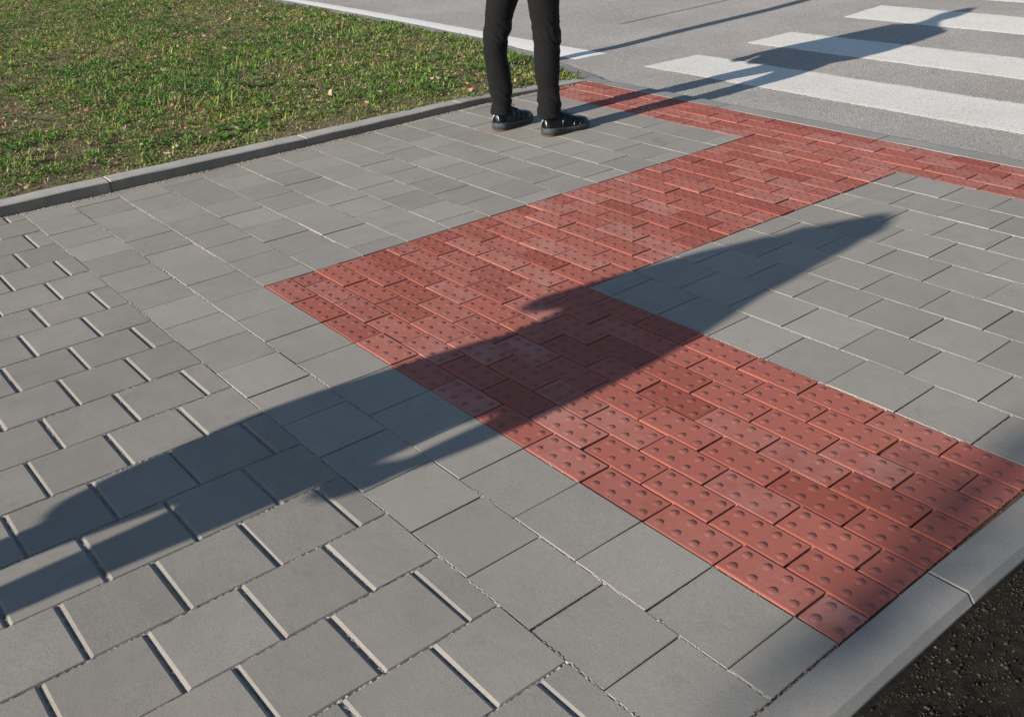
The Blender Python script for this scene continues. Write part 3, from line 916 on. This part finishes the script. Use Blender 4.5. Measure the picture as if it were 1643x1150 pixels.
def person_head_tubes(c, f):
    """c: head centre; f: unit facing direction. Head about 0.235 high"""
    z = Vector((0, 0, 1)); s = f.cross(z)
    T = [[(c - z * .165 - f * .02, .056, .058), (c - z * .10 - f * .012, .052, .056)],
         [(c - z * .082 + f * .03, .042, .045), (c - z * .045 + f * .018, .060, .074), (c + f * .0, .073, .092), (c + z * .045 - f * .006, .073, .093), (c + z * .085 - f * .01, .052, .068)],
         [(c + z * .012 + f * .088, .008, .010), (c - z * .020 + f * .104, .013, .014), (c - z * .028 + f * .094, .012, .010)],
         [(c - z * .055 + f * .082, .020, .010), (c - z * .062 + f * .082, .018, .009)],
         [(c - z * .088 + f * .066, .018, .014), (c - z * .092 + f * .066, .018, .014)]]
    for k in (-1, 1):
        T.append([(c + s * k * .073 - z * .028, .006, .012), (c + s * k * .079 + z * .0, .006, .018), (c + s * k * .077 + z * .024, .006, .014)])
    return T
def add_face(root, body, c, f):
    z = Vector((0, 0, 1)); s = f.cross(z)
    for k in (-1, 1):
        e = c + s * k * .031 + f * .083 + z * .006
        ob = link('eye', single('eye', [[(e - z * .002, .011, .008), (e + z * .002, .011, .008)]], M['eye'], 12), root)
        link('iris', single('iris', [[(e + f * .0075 - z * .001, .0052, .003), (e + f * .0075 + z * .001, .0052, .003)]], M['face_dark'], 10), ob)
        link('eyebrow', single('eyebrow', [[(c + s * k * .016 + f * .094 + z * .028, .003, .004), (c + s * k * .046 + f * .082 + z * .030, .003, .004)]], M['hair'], 8), root)
    link('lips', single('lips', [[(c - s * .022 - z * .058 + f * .084, .005, .005), (c - z * .057 + f * .093, .006, .006), (c + s * .022 - z * .058 + f * .084, .005, .005)]], M['lips'], 8), root)

def rows_tube(rows, base, dscale=1.0):
    """rows: (u, v, z, sideways radius, depth radius)"""
    return [(W(u, v, z) - base, a, b * dscale) for (u, v, z, a, b) in rows]

# ------------------------------------------------------------------ the standing person at the crossing
pb = W(-.90, 2.0, 0)
P1 = empty('person', pb, 'person in black trousers and grey soled black shoes standing beside the red tactile paving', 'person')
def P1W(u, v, z): return W(u, v, z) - pb
legL = [(-1.053, 1.926, .076, .058, .060), (-1.052, 1.928, .095, .056, .058), (-1.053, 1.926, .128, .055, .057), (-1.052, 1.927, .196, .0595, .062), (-1.055, 1.924, .263, .0595, .064), (-1.060, 1.917, .33, .0575, .063), (-1.064, 1.912, .395, .0595, .064),
        (-1.060, 1.918, .459, .0615, .065), (-1.050, 1.930, .522, .068, .070), (-1.046, 1.935, .585, .0675, .073), (-1.035, 1.949, .647, .075, .080), (-1.015, 1.965, .72, .084, .09), (-.99, 1.98, .80, .092, .10), (-.975, 1.985, .88, .095, .11)]
legR = [(-.778, 2.014, .088, .059, .061), (-.777, 2.016, .105, .057, .059), (-.775, 2.024, .153, .0565, .059), (-.776, 2.024, .219, .055, .058), (-.781, 2.018, .284, .0615, .063), (-.781, 2.017, .349, .0655, .066), (-.780, 2.019, .412, .066, .068),
        (-.780, 2.019, .475, .067, .069), (-.783, 2.015, .537, .065, .071), (-.786, 2.013, .60, .070, .075), (-.787, 2.012, .658, .076, .082), (-.795, 2.005, .72, .084, .09), (-.82, 2.0, .80, .092, .10), (-.84, 1.995, .88, .095, .11)]
pelvis = [(-.905, 1.99, .86, .155, .115), (-.905, 1.985, .93, .16, .12), (-.905, 1.985, 1.0, .15, .11)]
def folds(co):
    z = co.z; y = co.y * 9; x = co.x * 9
    n1 = mnoise.noise(Vector((x, y, z * 30))); n2 = mnoise.noise(Vector((x * 1.3 + 5, y, z * 14)))
    low = max(0, 1 - abs(z - .16) / .11); knee = max(0, 1 - abs(z - .50) / .13)
    r = mnoise.noise(Vector((x * .8, y * .8, z * 4 + 3)))
    w = mnoise.noise(Vector((x * .5, y * .5, z * 5 + 9)))
    cr = 1 - 2.6 * abs(mnoise.noise(Vector((x * .7 + z * 9 * w, y * .7, z * 21 + (x - y) * 1.6))))
    return .011 * low * (n1 * .6 + .7 * cr) + .0085 * knee * (n1 * .4 + .8 * cr) + .0042 * n2 + .003 * r
link('trousers', fuse('trousers', [rows_tube(legL, pb), rows_tube(legR, pb), rows_tube(pelvis, pb)], .0055, 4, M['trousers'], folds, 26, True), P1)
make_shoe(P1, (-1.028, 1.868), (-1.090, 2.156), 0)
make_shoe(P1, (-.757, 1.968), (-.755, 2.268), 0)
f1 = Vector((1, 0, 0)); hc1 = P1W(-.965, 2.03, 1.648)
armL = [(-1.09, 2.0, 1.43, .052, .06), (-1.165, 2.0, 1.25, .046, .052), (-1.215, 1.99, 1.11, .042, .046), (-1.27, 2.02, .97, .044, .040), (-1.315, 2.06, .86, .030, .026)]
armR = [(-.735, 2.0, 1.42, .052, .06), (-.705, 1.99, 1.25, .046, .052), (-.70, 1.98, 1.12, .042, .046), (-.72, 2.06, .99, .036, .036), (-.765, 2.13, .90, .026, .024)]
torso_b = [(-.905, 1.99, .95, .14, .10), (-.905, 1.99, 1.1, .135, .095), (-.905, 2.0, 1.28, .155, .11), (-.91, 2.0, 1.40, .165, .10), (-.925, 2.0, 1.47, .09, .07)]
def slim(rows, k): return [(a, b, c, r1 * k, r2 * k) for a, b, c, r1, r2 in rows]
body = [rows_tube(slim(torso_b, .97), pb), rows_tube(slim(armL, .8), pb), rows_tube(slim(armR, .8), pb),
        rows_tube([(-.94, 2.0, 1.45, .06, .06), (-.955, 2.01, 1.54, .056, .058)], pb),
        rows_tube(slim(legL, .8), pb), rows_tube(slim(legR, .8), pb), rows_tube(slim(pelvis, .9), pb)]
body[4] = body[4][2:]; body[5] = body[5][2:]
body += hand_tubes(P1W(-1.315, 2.06, .865), P1W(-1.29, 2.075, .74) - P1W(-1.315, 2.06, .865), Vector((0, 1, .2)), .055)
body += hand_tubes(P1W(-.765, 2.13, .90), P1W(-.80, 2.18, .80) - P1W(-.765, 2.13, .90), Vector((0, 1, .2)))
body += person_head_tubes(hc1, f1)
bo = link('body', fuse('body', body, .0055, 3, M['skin']), P1)
add_face(P1, bo, hc1, f1)
jk = [[(-.935, 1.99, .885, .185, .13), (-.95, 1.99, .94, .21, .13), (-.965, 1.99, 1.02, .235, .13), (-.945, 1.995, 1.15, .235, .13), (-.925, 2.0, 1.3, .225, .125), (-.91, 2.0, 1.41, .185, .11), (-.93, 2.0, 1.475, .10, .085), (-.95, 2.0, 1.53, .066, .07)],
      slim([(-1.05, 2.0, 1.43, .055, .06)] + armL[:-1] + [(-1.31, 2.055, .875, .034, .033)], 1.18), slim([(-.78, 2.0, 1.42, .055, .06)] + armR[:-1] + [(-.758, 2.12, .915, .034, .033)], 1.18)]
jk += [[(-1.17, 2.0, .885, .095, .10), (-1.155, 2.0, .97, .11, .11), (-1.12, 2.0, 1.08, .10, .11), (-1.06, 2.0, 1.2, .09, .10)]]
link('jacket', fuse('jacket', [rows_tube(j, pb) for j in jk], .009, 4, M['jacket'], lambda c: .006 * mnoise.noise(c * 14)), P1)
z1 = Vector((0, 0, 1))
link('hair', fuse('hair', [[(hc1 - z1 * .045 - f1 * .045, .066, .055), (hc1 + z1 * .01 - f1 * .03, .079, .076), (hc1 + z1 * .06 - f1 * .012, .078, .088), (hc1 + z1 * .098 - f1 * .008, .055, .07)]], .007, 2, M['hair'], lambda c: .004 * mnoise.noise(c * 60)), P1)

# ------------------------------------------------------------------ the person outside the picture whose shadow lies over the paving
VB = -2.70
qb = W(1.06, VB, 0)
P2 = empty('person', qb, 'person in long dark coat casting the long shadow over the red tactile paving', 'person')
def Q(u, z, v=0): return W(u, VB + v, z) - qb
def tb(rows): return [(Q(u, z, v), a, b) for (u, z, v, a, b) in rows]
legs2 = [tb([(.955, .10, .0, .052, .056), (.95, .3, 0, .054, .062), (.941, .5, 0, .054, .066), (.935, .62, 0, .058, .075), (.948, .75, 0, .074, .09), (.98, .88, 0, .09, .1)]),
         tb([(1.10, .10, .03, .052, .056), (1.10, .3, .02, .052, .062), (1.100, .5, .01, .050, .066), (1.100, .62, 0, .055, .075), (1.103, .75, 0, .072, .09), (1.09, .88, 0, .09, .1)])]
link('trousers', fuse('trousers', legs2 + [tb([(1.035, .85, 0, .13, .11), (1.035, .98, 0, .13, .11)])], .009, 3, M['jeans'], lambda c: .003 * mnoise.noise(c * 20), 20), P2)
coat = [tb([(1.03, .895, 0, .155, .12), (1.03, .95, 0, .158, .13), (1.022, 1.0, 0, .168, .13), (1.045, 1.10, 0, .190, .13), (1.055, 1.2, 0, .192, .13), (1.05, 1.3, 0, .205, .13), (1.035, 1.40, 0, .205, .125), (1.04, 1.47, 0, .185, .11), (1.05, 1.535, 0, .170, .11), (1.068, 1.61, .01, .130, .12), (1.078, 1.67, .01, .108, .115), (1.088, 1.70, .01, .085, .10)]),
        tb([(1.17, 1.42, 0, .062, .062), (1.235, 1.28, 0, .053, .058), (1.266, 1.14, 0, .048, .05), (1.265, 1.04, .02, .043, .045), (1.260, .97, .03, .038, .038), (1.256, .925, .03, .034, .034)]),
        tb([(.90, 1.40, 0, .062, .062), (.84, 1.31, .0, .055, .055), (.782, 1.245, .0, .060, .05), (.815, 1.31, .06, .054, .05), (.875, 1.42, .15, .050, .045), (.935, 1.52, .16, .045, .04)]),
        tb([(.862, .83, 0, .095, .10), (.872, .90, 0, .098, .12), (.90, .98, 0, .102, .12), (.93, 1.06, 0, .10, .12), (.98, 1.16, 0, .10, .12)]),
        tb([(1.10, .85, 0, .082, .10), (1.10, .92, 0, .094, .11), (1.10, 1.0, 0, .09, .11)])]
link('coat', fuse('coat', coat, .009, 4, M['coat'], lambda c: .005 * mnoise.noise(c * 11), 22), P2)
hc2 = Q(1.085, 1.648, .02)
f2 = Vector((1, 0, 0))
bd = [tb([(1.04, .95, 0, .13, .1), (1.03, 1.2, 0, .13, .1), (1.05, 1.38, 0, .14, .09), (1.07, 1.47, 0, .06, .06)]), tb([(1.08, 1.45, 0, .055, .056), (1.085, 1.55, .01, .054, .056)]),
      tb([(1.18, 1.40, 0, .04, .045), (1.262, 1.10, 0, .034, .036), (1.253, .91, .03, .024, .022)]), tb([(.89, 1.40, 0, .04, .04), (.785, 1.235, .05, .032, .032), (.94, 1.52, .17, .024, .024)])]
bd += [[(p, a * .75, b * .75) for p, a, b in t] for t in legs2] + [tb([(1.035, .85, 0, .11, .09), (1.035, .98, 0, .11, .09)])]
bd += hand_tubes(Q(1.253, .905, .03), Q(1.203, .80, .04) - Q(1.253, .905, .03), Vector((0, 1, .3)), .05)
bd += hand_tubes(Q(.94, 1.52, .17), Q(1.0, 1.60, .17) - Q(.94, 1.52, .17), Vector((0, 0, 1)))
bd += person_head_tubes(hc2, f2)
bo2 = link('body', fuse('body', bd, .0065, 3, M['skin']), P2)
add_face(P2, bo2, hc2, f2)
link('hair', fuse('hair', [[(hc2 - z1 * .09 - f2 * .035, .075, .05), (hc2 + z1 * .0 - f2 * .03, .082, .078), (hc2 + z1 * .06 - f2 * .012, .078, .088), (hc2 + z1 * .105 - f2 * .008, .045, .06)]], .007, 2, M['hair'], lambda c: .004 * mnoise.noise(c * 60)), P2)
make_shoe(P2, (.955, VB - .08), (.93, VB + .20), 0); make_shoe(P2, (1.10, VB - .05), (1.12, VB + .23), 0)
# the bag on the hip
bag = empty('shoulder_bag', W(.86, VB, .60), 'black shoulder bag hanging at the hip of the person in the long coat', 'bag')
link('bag_body', fuse('bag_body', [[(Vector((.0, -.022, .115)), .085, .08), (Vector((0, -.012, .19)), .095, .095), (Vector((0, .0, .27)), .09, .095)]], .012, 2, M['bag'], seg=16), bag)
link('strap', single('strap', [[(W(.84, 0, .27) - W(.86, 0, 0), .012, .006), (Vector((.14, -.09, .48)), .012, .006), (Vector((.13, -.22, .75)), .012, .006), (Vector((.02, -.27, .88)), .012, .006)]], M['bag'], 8), bag)

# ------------------------------------------------------------------ unseen steel post put in behind the standing person to cast the road shadows
PO = W(-2.32, 2.925, 0)
post = empty('shadow_post', PO, 'unseen grey steel post added on the lawn to cast the pole shadow on the road', 'post')
def cyl(name, a, b, r, mat, parent, seg=20):
    return link(name, single(name, [[(a, r, r), ((a + b) / 2, r, r), (b, r, r)]], mat, seg), parent)
cyl('pole', Vector((0, 0, -.1)), Vector((0, 0, 3.0)), .051, M['steel'], post, 28)
cyl('base_collar', Vector((0, 0, .0)), Vector((0, 0, .05)), .058, M['steel'], post, 28)
cyl('added_arm', Vector((0, 0, 1.82)), Vector((0, .62, 1.82)), .016, M['steel'], post)  # made-up arm, only there to carry the rod
cyl('shadow_rod', Vector((0, .62, 1.82)), Vector((0, .62, .68)), .0125, M['steel'], post, 10)  # made-up rod, added to cast the thin line of shadow on the road

# ------------------------------------------------------------------ tree behind the camera: its crown shades the near right corner
TU, TV, TZ = 5.40, -13.5, 5.2
tree = empty('autumn_tree', W(TU, TV, -.05), 'leafy tree standing far behind the camera, shading the near corner', 'tree')
limbs = [[(Vector((0, 0, -.1)), .17, .17), (Vector((.05, 0, 1.2)), .13, .13), (Vector((0, .05, 2.6)), .11, .11), (Vector((.05, 0, 4.2)), .08, .08), (Vector((0, 0, 6.2)), .04, .04)]]
for q in range(14):
    a = q * 2.4; h = 2.4 + .28 * q; L_ = 2.1 - .07 * q; e = Vector((math.cos(a) * L_, math.sin(a) * L_, h + .9))
    limbs.append([(Vector((.02, 0, h)), .045, .045), (Vector((e.x * .5, e.y * .5, h + .6)), .03, .03), (e, .012, .012)])
limbs.append([(Vector((.02, .1, 4.1)), .05, .05), (Vector((0, 1.5, 4.6)), .035, .035), (Vector((0, TU - 2.22, 4.95)), .02, .02), (Vector((0, TU - 2.18, 5.5)), .01, .01)])
link('trunk', single('trunk', limbs, M['bark'], 10), tree)
n_ = 9000
d = rng.normal(size=(n_, 3)); d /= np.linalg.norm(d, axis=1)[:, None]; rr = rng.random(n_) ** .38
cl = d * rr[:, None] * np.array([2.9, 2.75, 2.3])
cl += np.array([0, 0, TZ]); 
keepm = vnoise(cl[:, 0] + cl[:, 2], cl[:, 1] - cl[:, 2], 1.5) > .25
cl = cl[keepm]
# one leafy bough reaching out to the side
nb = 62; t_ = rng.random(nb)
bough = np.stack([rng.normal(0, .12, nb), TU - (2.18 + .05 * np.sin(t_ * 9)) + rng.normal(0, .04, nb), 5.06 + .62 * t_], 1)
cl = np.concatenate([cl, bough]); n_ = len(cl)
ax1 = rng.normal(size=(n_, 3)); ax1 /= np.linalg.norm(ax1, axis=1)[:, None]; ax2 = np.cross(ax1, rng.normal(size=(n_, 3))); ax2 /= np.linalg.norm(ax2, axis=1)[:, None]
s_ = rng.uniform(.07, .13, n_)[:, None]; s_[-nb:] *= .6
Vv = np.stack([cl - ax1 * s_, cl + ax2 * s_ * .5, cl - ax2 * s_ * .5, cl + ax1 * s_], 1).reshape(-1, 3)
Fv = (np.array([(0, 1, 2), (2, 1, 3)])[None] + (np.arange(n_) * 4)[:, None, None]).reshape(-1, 3)
tc = np.repeat(np.array([.10, .10, .03]) * rng.uniform(.6, 1.4, (n_, 1)), 4, axis=0)
link('crown', np_tris('crown', Vv, Fv, M['leafage'], tc), tree)
